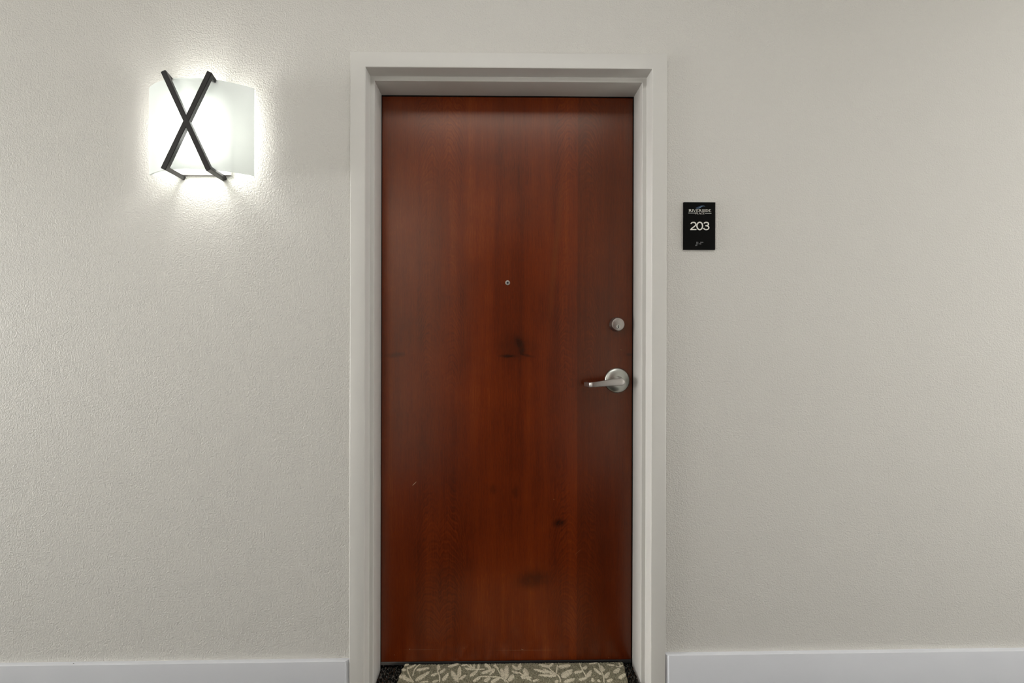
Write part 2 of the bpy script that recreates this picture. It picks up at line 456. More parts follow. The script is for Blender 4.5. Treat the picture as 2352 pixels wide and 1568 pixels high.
# deadbolt
bolt = lathe('deadbolt', [(0.0252, 0.0), (0.0255, -0.003), (0.0250, -0.006), (0.0222, -0.0205), (0.0215, -0.0222), (0.0200, -0.0230), (0.0, -0.0230)],
             M_BOLT, door, (0.3835, YL, 1.2010))
cyl = lathe('key_cylinder', [(0.0072, 0.0), (0.0072, -0.0012), (0.0066, -0.0018), (0.0, -0.0018)], M_NICKEL, bolt, (0.0006, -0.0230, -0.0075), n=28)
# (keyway is cut into the key cylinder's face: a dark recessed slot)
prism('keyway', [(-0.0009, -0.0052), (0.0009, -0.0052), (0.0016, -0.003), (0.0005, -0.001), (0.0015, 0.002), (0.0003, 0.005), (-0.0011, 0.0045), (-0.0005, 0.001), (-0.0014, -0.002)],
      -0.0255, -0.0245, M_KEY, bolt, loc=(0.0006, 0, -0.0075))

# lever handle
HX, HZ = 0.3853, 1.0047
rose = lathe('lever_handle', [(0.0438, 0.0), (0.0440, -0.003), (0.0430, -0.006), (0.0405, -0.0085), (0.0330, -0.0118), (0.0250, -0.0140), (0.0200, -0.0148), (0.0, -0.0148)],
             M_NICKEL, door, (HX, YL, HZ))
rose['label'] = 'satin metal lever handle with round rose'
lathe('hub', [(0.0165, -0.013), (0.0165, -0.020), (0.0150, -0.026), (0.0142, -0.042), (0.0135, -0.050), (0.0, -0.050)], M_STEEL, rose, n=40)
def lever_mesh():
    bm = bmesh.new()
    # stations: x, z centre, half height, y front, thickness
    st = []
    for k in range(9):                                   # round end over the hub
        t = math.pi / 2 * k / 8
        st.append((0.0105 - 0.0120 + 0.0120 * math.cos(t), 0.0010, max(0.0008, 0.0120 * math.sin(t)), -0.058, 0.012))
    st += [(-0.02, 0.0003, 0.0113, -0.0585, 0.0115), (-0.04, -0.0012, 0.0104, -0.0590, 0.011), (-0.07, -0.0038, 0.0092, -0.0590, 0.010),
           (-0.088, -0.0055, 0.0085, -0.0585, 0.0095)]
    for k in range(1, 8):                                # bend back towards the door
        t = math.pi * 0.40 * k / 7
        st.append((-0.088 - 0.016 * math.sin(t), -0.0055 - 0.0002 * k, 0.0085, -0.0585 + 0.016 * (1 - math.cos(t)), 0.0095 + 0.003 * k / 7))
    st += [(-0.1085, -0.0072, 0.0083, -0.0340, 0.012), (-0.1125, -0.0075, 0.0080, -0.0215, 0.0115)]
    rings = []
    for i, (x, z, h, y, th) in enumerate(st):
        # direction along the lever in plan
        p = st[max(0, i - 1)]; q = st[min(len(st) - 1, i + 1)]
        if i < 9: d = Vector((-1, 0))
        else: d = Vector((q[0] - p[0], q[3] - p[3])).normalized()
        nrm = Vector((-d.y, d.x))                        # in plan; pick the one that points into the door
        if nrm.y < 0 or (abs(nrm.y) < 1e-6 and nrm.x < 0): nrm = -nrm
        r = min(0.0022, h * 0.6)
        ring = []
        for (sz, sd) in ((-1, 0), (1, 0), (1, 1), (-1, 1)):
            ccx = z + sz * (h - r)
            for k in range(4):
                a0 = {(-1, 0): math.pi, (1, 0): math.pi / 2, (1, 1): 0, (-1, 1): -math.pi / 2}[(sz, sd)]
                a = a0 - (k / 3) * math.pi / 2 + (0 if True else 0)
                # local: u = depth into the door, v = height
                u0 = r if sd == 0 else th - r
                a2 = {(-1, 0): -math.pi / 2, (1, 0): math.pi, (1, 1): math.pi / 2, (-1, 1): 0}[(sz, sd)] - (k / 3) * math.pi / 2
                uu = u0 + r * math.cos(a2); vv = ccx + r * math.sin(a2)
                ring.append(bm.verts.new((x + nrm.x * uu, y + nrm.y * uu, vv)))
        rings.append(ring)
    n = len(rings[0])
    for a, b in zip(rings, rings[1:]):
        for k in range(n): bm.faces.new((a[k], a[(k + 1) % n], b[(k + 1) % n], b[k]))
    bm.faces.new(rings[0]); bm.faces.new(rings[-1][::-1])
    return bm
lever = obj('lever', lever_mesh(), M_STEEL, rose, rot=(0, -0.034, 0), angle=0.5)
lever.scale = (1.07, 1, 1)

# peephole
pe = lathe('peephole', [(0.0085, 0.0), (0.0085, -0.0012), (0.0076, -0.0028), (0.0060, -0.0034), (0.0036, -0.0030), (0.0034, -0.0012), (0.0, -0.0012)],
           M_NICKEL, door, (0.0003, YL, 1.3462), n=32)
lathe('peephole_lens', [(0.0034, -0.0012), (0.0025, -0.0022), (0.0, -0.0026)], M_LENS, pe, n=20)

# --- baseboards
def baseboard(name, x0, x1, za, zb, cham_at_end, mat, label, back=False):
    """flat board with an eased top edge; the end at the door frame is chamfered back to the wall"""
    bm = bmesh.new(); T = 0.0142
    h = 0.0
    ln = x1 - x0
    if cham_at_end == 1: plan = [(0, 0.002), (0, -T), (ln - 0.0125, -T), (ln, -0.0035), (ln, 0.002)]
    elif cham_at_end == -1: plan = [(0, 0.002), (0, -0.0075), (0.0075, -T), (ln, -T), (ln, 0.002)]
    else: plan = [(0, 0.002), (0, -T), (ln, -T), (ln, 0.002)]
    a = [bm.verts.new((p[0], p[1], -0.16)) for p in plan]; b = [bm.verts.new((p[0], p[1], 0)) for p in plan]
    bm.faces.new(a[::-1]); bm.faces.new(b)
    for i in range(len(plan)):
        j = (i + 1) % len(plan); bm.faces.new((a[i], a[j], b[j], b[i]))
    tops = [e for e in bm.edges if all(v.co.z > -0.01 for v in e.verts) and any(v.co.y < -0.003 for v in e.verts)]
    vert = [e for e in bm.edges if abs(e.verts[0].co.z - e.verts[1].co.z) > 0.1 and e.verts[0].co.y < -0.003]
    bmesh.ops.bevel(bm, geom=tops + vert, offset=0.0012, segments=2, affect='EDGES', profile=0.5)
    ang = math.atan2(zb - za, ln)
    o = obj(name, bm, mat, loc=(x0, 0, za), rot=(0, -ang, 0), angle=0.5)
    return tag(o, label, kind='structure')
sl = 0.0101
baseboard('baseboard_left', -L, -0.5050, 0.1283 - sl * (L - 0.515), 0.1284, 1, mat_base('baseboard_paint_left', ((L - 1.377, -0.007, 0.0022),)), 'pale grey baseboard left of the door')
baseboard('baseboard_right', 0.5063, L, 0.1437, 0.1437 + sl * (L - 0.51), -1, mat_base('baseboard_paint'), 'pale grey baseboard right of the door')
for x0, x1, s in ((-L, OPX - OX - 0.002, 'baseboard_back'), (OPX + OX + 0.002, L, 'baseboard_back.001')):
    box(s, x0, x1, -CORR - 0.002, -CORR + 0.014, -0.08, 0.13, bpy.data.materials['baseboard_paint'])
    tag(bpy.data.objects[s], 'baseboard across the corridor', kind='structure')

# --- yarn carpets: every tuft is a small leaning pyramid, coloured yarn by yarn
def tufts(name, pts, r, h, lean, cols, mat, parent, sides=4):
    n = len(pts)
    ang = RNG.uniform(0, 2 * math.pi, n); hh = h * RNG.uniform(0.65, 1.2, n); rr = r * RNG.uniform(0.75, 1.25, n)
    le = RNG.normal(0, lean, (n, 2))
    nv = 2 * sides + 1
    V = np.zeros((n, nv, 3), np.float32)
    for k in range(sides):
        c, s = np.cos(ang + 2 * math.pi * k / sides), np.sin(ang + 2 * math.pi * k / sides)
        V[:, k] = np.stack([pts[:, 0] + rr * 0.7 * c, pts[:, 1] + rr * 0.7 * s, np.full(n, -0.001)], 1)
        V[:, sides + k] = np.stack([pts[:, 0] + le[:, 0] * 0.6 + rr * c, pts[:, 1] + le[:, 1] * 0.6 + rr * s, hh * 0.7], 1)
    V[:, 2 * sides] = np.stack([pts[:, 0] + le[:, 0], pts[:, 1] + le[:, 1], hh], 1)
    F = []
    for k in range(sides):
        j = (k + 1) % sides
        F += [(k, j, sides + j), (k, sides + j, sides + k), (sides + k, sides + j, 2 * sides)]
    F = np.array(F, np.int32)
    idx = (np.arange(n, dtype=np.int32)[:, None, None] * nv + F[None]).reshape(-1, 3)
    me = bpy.data.meshes.new(name)
    me.vertices.add(n * nv); me.vertices.foreach_set('co', V.reshape(-1))
    me.loops.add(idx.size); me.loops.foreach_set('vertex_index', idx.reshape(-1))
    me.polygons.add(len(idx)); me.polygons.foreach_set('loop_start', np.arange(0, idx.size, 3, dtype=np.int32))
    me.polygons.foreach_set('loop_total', np.full(len(idx), 3, np.int32))
    me.update(calc_edges=True)
    at = me.color_attributes.new('yarn', 'FLOAT_COLOR', 'POINT')
    cc = np.ones((n, nv, 4), np.float32); cc[:, :, :3] = cols[:, None, :]
    at.data.foreach_set('color', cc.reshape(-1))
    o = link(name, me, mat, parent)
    o['kind'] = 'stuff'
    return o
def grid(x0, x1, y0, y1, step, jit=0.35):
    gx, gy = np.meshgrid(np.arange(x0, x1, step), np.arange(y0, y1, step))
    p = np.stack([gx.ravel(), gy.ravel()], 1)
    return p + RNG.uniform(-jit, jit, p.shape) * step
def pick(n, palette, weights, jitter=0.25):
    k = RNG.choice(len(palette), n, p=np.array(weights) / sum(weights))
    return np.array(palette)[k] * RNG.uniform(1 - jitter, 1 + jitter, (n, 1))
p = grid(-A_ - B_, A_ + B_, 0.0, 0.15, 0.0036); p = p[(abs(p[:, 0]) < A_ - 0.001) | (p[:, 1] < YS - 0.001)]
q = grid(-0.62, 0.62, -0.45, 0.0, 0.0040); q = q[(q[:, 1] < -0.0155) | (abs(q[:, 0]) < A_ + B_ - 0.001)]
p = np.concatenate([p, q])
ca = pick(len(p), [(0.010, 0.011, 0.010), (0.028, 0.027, 0.024), (0.10, 0.093, 0.080), (0.18, 0.165, 0.145), (0.085, 0.045, 0.028)],
          [36, 28, 18, 9, 10])
tufts('carpet_pile', p, 0.0019, 0.0072, 0.0022, ca, M_PILE, floor)['label'] = 'dark carpet yarn with grey, tan and rust flecks'

# ------------------------------------------------------------------ doormat
RUGH = 0.0185
mat_o = empty('doormat', (0.0, -0.06, FZ + 0.005), (0, TILT, 0))
tag(mat_o, 'olive grey doormat with a cream leaf pattern lying at the foot of the door', 'doormat')
DY = 0.06                                                  # local y = world y + DY
corners = [(-0.3565, 0.1215), (0.4065, 0.1165), (0.352, -0.40), (-0.411, -0.40)]
def edge_x(y, side):
    (a, b) = (corners[0], corners[3]) if side < 0 else (corners[1], corners[2])
    t = (y - a[1]) / (b[1] - a[1]); return a[0] + (b[0] - a[0]) * t
bm = bmesh.new()
a = [bm.verts.new((x, y + DY, 0)) for x, y in corners]; b = [bm.verts.new((x, y + DY, RUGH - 0.003)) for x, y in corners]
bm.faces.new(a); bm.faces.new(b[::-1])
for i in range(4):
    j = (i + 1) % 4; bm.faces.new((a[i], b[i], b[j], a[j]))
obj('backing', bm, M_RUG, mat_o)
g = grid(-0.45, 0.45, -0.40, 0.1215, 0.0020)
xl = np.array([edge_x(y, -1) for y in g[:, 1]]); xr = np.array([edge_x(y, 1) for y in g[:, 1]])
yb = corners[0][1] + (g[:, 0] - corners[0][0]) / (corners[1][0] - corners[0][0]) * (corners[1][1] - corners[0][1])
g = g[(g[:, 0] > xl) & (g[:, 0] < xr) & (g[:, 1] < yb)]
g[:, 1] += DY
cg = pick(len(g), [(0.35, 0.325, 0.225), (0.25, 0.232, 0.160), (0.43, 0.402, 0.295)], [50, 30, 20], 0.22)
pile = tufts('pile', g, 0.00138, 0.0044, 0.0006, cg, M_RUGPILE, mat_o)
pile.location = (0, 0, RUGH - 0.004)
pile['label'] = 'olive grey cut pile'

# cream leaves and stems, tufted a little higher than the ground
def leaf_mesh():
    bm = bmesh.new(); n = 9; rows = []
    for i in range(n + 1):
        t = i / n
        wd = 0.62 * (math.sin(math.pi * t ** 0.85) ** 0.65) * (1 + 0.10 * math.sin(i * 7.3)) if 0 < i < n else 0.06
        row = []
        for k in range(-2, 3):
            s = k / 2
            zz = (1 - s ** 4) ** 0.5 if abs(s) < 1 else 0.25
            row.append(bm.verts.new((t, wd * s * 1.0, zz * (0.75 if i in (0, n) else 1.0))))
        rows.append(row)
    for a, b in zip(rows, rows[1:]):
        for k in range(4): bm.faces.new((a[k], b[k], b[k + 1], a[k + 1]))
    me = bpy.data.meshes.new('leaf'); bmesh.ops.recalc_face_normals(bm, faces=bm.faces)
    bm.to_mesh(me); bm.free()
    me.materials.append(M_LEAF)
    for p in me.polygons: p.use_smooth = True
    return me
LEAF_ME = leaf_mesh()
LEAVES = [(-0.343,0.101,-0.316,0.127,0.0092),(-0.356,0.123,-0.341,0.128,0.0081),(-0.311,0.096,-0.267,0.105,0.0121),(-0.307,0.052,-0.264,0.089,0.0167),(-0.362,0.1,-0.345,0.097,0.0113),(-0.365,0.071,-0.341,0.072,0.0162),(-0.352,0.068,-0.32,0.052,0.0135),(-0.288,0.046,-0.261,0.049,0.0059),(-0.235,0.095,-0.238,0.119,0.0135),(-0.229,0.082,-0.211,0.101,0.0121),(-0.257,0.072,-0.234,0.082,0.0103),(-0.215,0.05,-0.199,0.082,0.0135),(-0.249,0.046,-0.227,0.052,0.0092),(-0.205,0.108,-0.167,0.123,0.0121),(-0.165,0.048,-0.191,0.093,0.0162),(-0.162,0.062,-0.163,0.11,0.0148),(-0.16,0.054,-0.139,0.073,0.0113),(-0.145,0.101,-0.117,0.094,0.0081),(-0.117,0.097,-0.129,0.119,0.0081),(-0.114,0.096,-0.113,0.12,0.0086),(-0.099,0.097,-0.097,0.118,0.0094),(-0.125,0.066,-0.099,0.093,0.0135),(-0.088,0.078,-0.04,0.096,0.0135),(-0.077,0.12,-0.053,0.095,0.0135),(-0.06,0.07,-0.04,0.093,0.0086),(-0.159,0.112,-0.136,0.117,0.007),(-0.011,0.06,-0.02,0.099,0.014),(-0.006,0.06,0.001,0.112,0.0167),(-0.046,0.114,-0.027,0.095,0.0086),(-0.113,0.047,-0.089,0.062,0.0113),(-0.077,0.044,-0.056,0.062,0.0135),(-0.055,0.04,-0.024,0.059,0.014),(0.005,0.044,0.022,0.072,0.0167),(-0.005,0.051,0.002,0.112,0.0162),(0.037,0.09,0.019,0.111,0.0108),(0.04,0.09,0.049,0.118,0.0135),(0.016,0.086,0.042,0.076,0.0086),(0.068,0.061,0.06,0.098,0.0194),(0.045,0.063,0.083,0.056,0.0162),(0.084,0.043,0.107,0.05,0.0086),(0.151,0.101,0.111,0.112,0.0135),(0.148,0.104,0.163,0.116,0.0108),(0.166,0.066,0.123,0.093,0.0124),(0.14,0.076,0.091,0.093,0.0108),(0.166,0.063,0.105,0.067,0.0108),(0.177,0.1,0.223,0.107,0.0162),(0.182,0.057,0.225,0.088,0.0216),(0.158,0.036,0.17,0.045,0.0108),(0.188,0.037,0.226,0.051,0.0135),(0.26,0.089,0.279,0.102,0.0121),(0.227,0.074,0.262,0.082,0.0113),(0.268,0.055,0.289,0.084,0.0135),(0.238,0.044,0.269,0.055,0.0121),(0.284,0.036,0.285,0.053,0.0113),(0.286,0.111,0.318,0.115,0.0059),(0.32,0.063,0.299,0.094,0.0124),(0.327,0.077,0.327,0.105,0.0162),(0.325,0.051,0.349,0.076,0.0135),(0.304,0.035,0.303,0.046,0.0108),(0.33,0.036,0.351,0.046,0.0124),(0.374,0.103,0.349,0.107,0.0086),(0.394,0.099,0.392,0.114,0.0086),(0.362,0.071,0.389,0.091,0.0151),(0.372,0.047,0.401,0.067,0.014)]
STEMS = [[(-0.31,0.045),(-0.328,0.07),(-0.342,0.098),(-0.343,0.108)],[(-0.319,0.07),(-0.318,0.098),(-0.309,0.115),(-0.302,0.120)],[(-0.34,0.067),(-0.322,0.052),(-0.311,0.047)],[(-0.224,0.043),(-0.228,0.071),(-0.237,0.09),(-0.236,0.099)],[(-0.164,0.042),(-0.164,0.064),(-0.164,0.073)],[(-0.136,0.113),(-0.117,0.097),(-0.099,0.095),(-0.076,0.096)],[(-0.005,0.039),(-0.015,0.061),(-0.03,0.092),(-0.04,0.117)],[(-0.114,0.045),(-0.095,0.063),(-0.065,0.065),(-0.028,0.061),(-0.008,0.052)],[(-0.007,0.052),(0.005,0.038)],[(0.041,0.08),(0.063,0.061),(0.082,0.043)],[(0.138,0.108),(0.155,0.082),(0.175,0.06),(0.176,0.035)],[(0.167,0.074),(0.176,0.107)],[(0.267,0.054),(0.258,0.09),(0.255,0.115)],[(0.319,0.032),(0.324,0.06),(0.321,0.088),(0.321,0.112)],[(0.403,0.104),(0.388,0.096),(0.378,0.1)]]
# the pattern carries on over the rest of the mat
yy = -0.035
while yy > -0.37:
    xx = -0.33 + (0.03 if int(yy * 1000) % 2 else 0.0)
    while xx < 0.36:
        t0 = random.uniform(0.9, 2.2); ln = random.uniform(0.055, 0.075)
        bx, by = xx + random.uniform(-.01, .01), yy - ln / 2
        d = (math.cos(t0), math.sin(t0))
        tipx, tipy = bx + d[0] * ln, by + d[1] * ln
        if edge_x(by, -1) + 0.04 < bx < edge_x(by, 1) - 0.04 and by > -0.38:
            STEMS.append([(bx, by), (bx + d[0] * ln * .5 + .003, by + d[1] * ln * .5), (tipx, tipy)])
            for fr, da in ((0.3, 0.75), (0.45, -0.8), (0.75, 0.7), (0.8, -0.7), (1.0, 0.0)):
                a2 = t0 + da; l2 = random.uniform(0.026, 0.038)
                sx0, sy0 = bx + d[0] * ln * fr, by + d[1] * ln * fr
                LEAVES.append((sx0, sy0, sx0 + math.cos(a2) * l2, sy0 + math.sin(a2) * l2, random.uniform(0.011, 0.015)))
        xx += 0.085
    yy -= 0.088
ZL = RUGH - 0.004
for (x0, y0, x1, y1, wd) in LEAVES:
    ylim = 0.119
    y0 = min(y0, ylim); y1 = min(y1, ylim + 0.002)
    o = bpy.data.objects.new('leaf', LEAF_ME); COL.objects.link(o); o.parent = mat_o
    ln = math.hypot(x1 - x0, y1 - y0)
    o.location = (x0, y0 + DY, ZL); o.rotation_euler = (0, 0, math.atan2(y1 - y0, x1 - x0))
    o.scale = (ln, wd * 1.12, 0.0052)
def ribbon(name, pts, wd, ht, mat, parent):
    P = [Vector((p[0], p[1] + DY)) for p in pts]
    # smooth through the points
    Q = []
    for i in range(len(P) - 1):
        p0 = P[max(0, i - 1)]; p1 = P[i]; p2 = P[i + 1]; p3 = P[min(len(P) - 1, i + 2)]
        for k in range(4):
            t = k / 4
            Q.append(0.5 * ((2 * p1) + (p2 - p0) * t + (2 * p0 - 5 * p1 + 4 * p2 - p3) * t * t + (3 * p1 - p0 - 3 * p2 + p3) * t ** 3))
    Q.append(P[-1])
    bm = bmesh.new(); rows = []
    for i, q in enumerate(Q):
        d = (Q[min(i + 1, len(Q) - 1)] - Q[max(i - 1, 0)]).normalized(); nn = Vector((-d.y, d.x))
        rows.append([bm.verts.new((q.x + nn.x * wd * s / 2, q.y + nn.y * wd * s / 2, z)) for s, z in ((-1, 0), (-0.6, ht * 0.8), (0, ht), (0.6, ht * 0.8), (1, 0))])
    for a, b in zip(rows, rows[1:]):
        for k in range(4): bm.faces.new((a[k], b[k], b[k + 1], a[k + 1]))
    o = obj(name, bm, mat, parent, smooth=True); o.location = (0, 0, ZL)
    return o
for s in STEMS: ribbon('stem', s, 0.0064, 0.0055, M_LEAF, mat_o)

# ------------------------------------------------------------------ wall sconce
SX = -0.9665; ZT, ZB = 1.9375, 1.664
sconce = empty('wall_sconce', (SX, 0, (ZT + ZB) / 2))
tag(sconce, 'lit wall sconce with curved opal glass and two crossed black bars left of the door', 'lamp')
SZ = (ZT + ZB) / 2
def loc(x, y, z): return (x - SX, y, z - SZ)
# tray on the wall
bm = bmesh.new(); add_box(bm, -0.085, 0.085, -0.009, 0.0, 1.6690 - SZ, 1.93 - SZ, 0.002)
tray = obj('back_plate', bm, M_TRAY, sconce, angle=0.5)
for dx in (-0.035, 0.033):
    lathe('screw', [(0.0022, -0.0092), (0.0018, -0.0105), (0.0, -0.0108)], M_NICKEL, tray, (dx, 0, 1.6725 - SZ), n=14)
# curved glass
HALF, SAG, YE = 0.1645, 0.056, -0.020
Rg = (HALF ** 2 + SAG ** 2) / (2 * SAG); a_max = math.asin(HALF / Rg)
bm = bmesh.new(); n = 40; T = 0.0045; cols = []
for i in range(n + 1):
    a = -a_max + 2 * a_max * i / n
    cy = YE - SAG + Rg
    c = []
    for rad in (Rg, Rg - T):
        for z in (ZB, ZT): c.append(bm.verts.new((rad * math.sin(a), cy - rad * math.cos(a), z - SZ)))
    cols.append(c)
for a, b in zip(cols, cols[1:]):
    bm.faces.new((a[0], b[0], b[1], a[1])); bm.faces.new((a[2], a[3], b[3], b[2]))
    bm.faces.new((a[1], b[1], b[3], a[3])); bm.faces.new((a[0], a[2], b[2], b[0]))
bm.faces.new((cols[0][0], cols[0][1], cols[0][3], cols[0][2])); bm.faces.new((cols[-1][0], cols[-1][2], cols[-1][3], cols[-1][1]))
obj('glass_shade', bm, M_GLASS, sconce, angle=0.6)
# crossed flat bars that wrap over the glass and return to the wall
def bar(name, xt, xb, xwt, xwb, zt, zb, dy=0.0):
    YB = -0.0975 + dy; W = 0.0155; D = 0.0125
    path = [(xwt, 0.0, zt - 0.006), (xt, YB, zt), (xb, YB, zb), (xwb, 0.0, zb + 0.004)]
    bm = bmesh.new()
    dirf = Vector((xb - xt, 0, zb - zt)).normalized(); side = Vector((dirf.z, 0, -dirf.x)) * (W / 2)
    if side.x < 0: side = -side
    # outer and inner lines of the U in the plane of the bar
    def pt(x, y, z, s, off): return bm.verts.new((x - SX + side.x * s + off.x, y + off.y, z - SZ + side.z * s + off.z))
    up_ = -dirf * 0.0
    inn = [Vector((0, 0, 0)) + dirf * D, Vector((0, D, 0)) + dirf * D, Vector((0, D, 0)) - dirf * D, -dirf * D]
    rows = []
    for (x, y, z), off in zip(path, inn):
        rows.append([pt(x, y, z, -1, Vector()), pt(x, y, z, 1, Vector()), pt(x, y, z, 1, off), pt(x, y, z, -1, off)])
    for a, b in zip(rows, rows[1:]):
        for k in range(4): bm.faces.new((a[k], a[(k + 1) % 4], b[(k + 1) % 4], b[k]))
    bm.faces.new(rows[0]); bm.faces.new(rows[-1][::-1])
    bmesh.ops.recalc_face_normals(bm, faces=bm.faces)
    bmesh.ops.bevel(bm, geom=list(bm.edges), offset=0.0009, segments=2, affect='EDGES')
    return obj(name, bm, M_BLACK, sconce, angle=0.6)
bar('cross_bar', -1.0275, -0.8925, -1.045, -0.9060, 1.9445, 1.6515)
bar('cross_bar', -0.8905, -1.0275, -0.912, -1.0420, 1.9430, 1.6540, 0.0005)
# lamps behind the glass
for dz in (-0.045, 0.045):
    d = bpy.data.lights.new('sconce_lamp', 'POINT'); d.energy = SCONCE_W * (0.62 if dz < 0 else 0.38); d.color = (1, 0.985, 0.955); d.shadow_soft_size = 0.034
    o = bpy.data.objects.new('sconce_lamp', d); COL.objects.link(o); o.parent = sconce; o.location = (0.0, -0.050, dz)

led = bpy.data.lights.new('sconce_led', 'AREA'); led.shape = 'RECTANGLE'; led.size = 0.11; led.size_y = 0.16; led.energy = LED_W; led.color = (1, 0.985, 0.955)
o = bpy.data.objects.new('sconce_led', led); COL.objects.link(o); o.parent = sconce; o.location = (0, -0.012, -0.005); o.rotation_euler = (-math.pi / 2, 0, 0)

# ------------------------------------------------------------------ door sign
sx0, sx1, sz0, sz1 = 0.5606, 0.6624, 1.4395, 1.5917
SCX, SCZ = (sx0 + sx1) / 2, (sz0 + sz1) / 2
SY = -0.0055
sign = tag(box('room_sign', sx0 - SCX, sx1 - SCX, SY, 0.0, sz0 - SCZ, sz1 - SCZ, M_SIGN, bev=0.0006, loc=(SCX, 0, SCZ)),
           'small black plaque reading Riverside Place 203 on the wall right of the door', 'sign')
PX = 0.1018 / 812.0                                       # metres per pixel of the enlarged view used for tracing
def S(px, py): return ((px - 225) * PX - 0.0509, 0.0761 - (py - 160) * PX)
def poly(bm, pts, y0=SY - 0.0006, y1=SY + 0.0005):
    a = [bm.verts.new((p[0], y0, p[1])) for p in pts]; b = [bm.verts.new((p[0], y1, p[1])) for p in pts]
    try:
        bm.faces.new(a); bm.faces.new(b[::-1])
    except ValueError: return
    for i in range(len(pts)):
        j = (i + 1) % len(pts); bm.faces.new((a[i], b[i], b[j], a[j]))
def stroke(bm, pts, w0, w1=None, **kw):
    """a pen stroke through points, width from w0 to w1"""
    w1 = w0 if w1 is None else w1
    Lp, Rp = [], []
    for i, p in enumerate(pts):
        a = Vector(pts[max(0, i - 1)]); b = Vector(pts[min(len(pts) - 1, i + 1)])
        d = (b - a).normalized(); nn = Vector((-d.y, d.x)); wv = w0 + (w1 - w0) * i / max(1, len(pts) - 1)
        Lp.append((p[0] + nn.x * wv / 2, p[1] + nn.y * wv / 2)); Rp.append((p[0] - nn.x * wv / 2, p[1] - nn.y * wv / 2))
    for i in range(len(pts) - 1): poly(bm, [Lp[i], Lp[i + 1], Rp[i + 1], Rp[i]], **kw)
def arc(cx, cy, rx, ry, a0, a1, n=10):
    return [(cx + rx * math.cos(math.radians(a0 + (a1 - a0) * k / n)), cy + ry * math.sin(math.radians(a0 + (a1 - a0) * k / n))) for k in range(n + 1)]
TH, TN, SF = 0.18, 0.07, 0.06
def glyph(ch):
    """roman capitals as strokes in a unit-high box: (width, [(points, w0, w1)])"""
    stem = lambda x, top=1.0, bot=0.0: [([(x, bot), (x, top)], TH, TH), ([(x - 0.16, 0.03), (x + 0.16, 0.03)], SF, SF), ([(x - 0.16, 0.97), (x + 0.16, 0.97)], SF, SF)]
    if ch == 'I': return 0.36, stem(0.18)
    if ch == 'R': return 0.98, stem(0.18) + [(arc(0.36, 0.74, 0.34, 0.23, 90, -90), 0.10, 0.14), ([(0.38, 0.5), (0.92, 0.03)], 0.13, 0.17)]
    if ch == 'P': return 0.80, stem(0.18) + [(arc(0.36, 0.72, 0.36, 0.25, 90, -90), 0.10, 0.14)]
    if ch == 'V': return 1.0, [([(0.08, 1.0), (0.52, 0.0)], TH, TH), ([(0.52, 0.0), (0.92, 1.0)], TN, TN), ([(0.0, 0.97), (0.24, 0.97)], SF, SF), ([(0.8, 0.97), (1.02, 0.97)], SF, SF)]
    if ch == 'A': return 1.0, [([(0.50, 1.0), (0.90, 0.0)], TH, TH), ([(0.50, 1.0), (0.10, 0.0)], TN, TN), ([(0.26, 0.36), (0.72, 0.36)], SF, SF), ([(0, 0.03), (0.22, 0.03)], SF, SF), ([(0.76, 0.03), (1.02, 0.03)], SF, SF)]
    if ch == 'E': return 0.80, stem(0.18) + [([(0.2, 0.96), (0.70, 0.96)], 0.08, 0.08), ([(0.68, 1.0), (0.70, 0.80)], 0.05, 0.03), ([(0.2, 0.52), (0.56, 0.52)], 0.07, 0.07), ([(0.2, 0.04), (0.76, 0.04)], 0.08, 0.08), ([(0.74, 0), (0.78, 0.22)], 0.05, 0.03)]
    if ch == 'L': return 0.78, stem(0.18) + [([(0.2, 0.04), (0.74, 0.04)], 0.08, 0.08), ([(0.72, 0), (0.76, 0.24)], 0.05, 0.03)]
    if ch == 'D': return 1.02, stem(0.18) + [(arc(0.36, 0.5, 0.56, 0.46, 90, -90, 14), 0.09, 0.09), (arc(0.36, 0.5, 0.52, 0.44, 50, -50, 8), 0.17, 0.17)]
    if ch == 'C': return 0.98, [(arc(0.54, 0.5, 0.45, 0.46, 40, 320, 16), 0.11, 0.11), (arc(0.54, 0.5, 0.43, 0.44, 120, 240, 8), 0.17, 0.17), ([(0.88, 0.94), (0.90, 0.74)], 0.05, 0.04)]
    if ch == 'S': return 0.72, [(arc(0.36, 0.745, 0.25, 0.215, 25, 235, 10) + arc(0.36, 0.27, 0.27, 0.235, 60, -155, 10), 0.11, 0.12), ([(0.20, 0.66), (0.52, 0.36)], 0.17, 0.17), ([(0.6, 0.95), (0.6, 0.76)], 0.05, 0.03), ([(0.1, 0.05), (0.1, 0.26)], 0.05, 0.03)]
def word(name, text, x0, x1, yb, yt, mat):
    ws = [glyph(c)[0] for c in text]; gap = 0.07
    tot = sum(ws) + gap * (len(text) - 1)
    zb = S(0, yb)[1]; hgt = S(0, yt)[1] - zb
    xa, xb = S(x0, 0)[0], S(x1, 0)[0]; kx = (xb - xa) / tot
    bm = bmesh.new(); u = 0.0
    for c, wd in zip(text, ws):
        for pts, w0, w1 in glyph(c)[1]:
            s0 = bmesh.new()
            # strokes are drawn in the unit box, then stretched to the word's size
            stroke(bm, [((u + p[0]), p[1]) for p in pts], w0, w1)
            s0.free()
        u += wd + gap
    for v in bm.verts: v.co.x = xa + v.co.x * kx; v.co.z = zb + v.co.z * hgt
    o = obj(name, bm, mat, sign); o['kind'] = 'stuff'
    return o
word('lettering', 'RIVERSIDE', 352, 925, 406, 345, M_LETTER)['label'] = 'white roman capitals RIVERSIDE'
word('lettering', 'PLACE', 524, 757, 470, 428, M_LETTER)['label'] = 'small white capitals PLACE between two rules'
for x0, x1, y in ((340, 518, 441), (764, 932, 445)):
    bm = bmesh.new(); stroke(bm, [S(x0, y), S(x1, y)], 13 * PX); obj('rule', bm, M_RULE, sign)
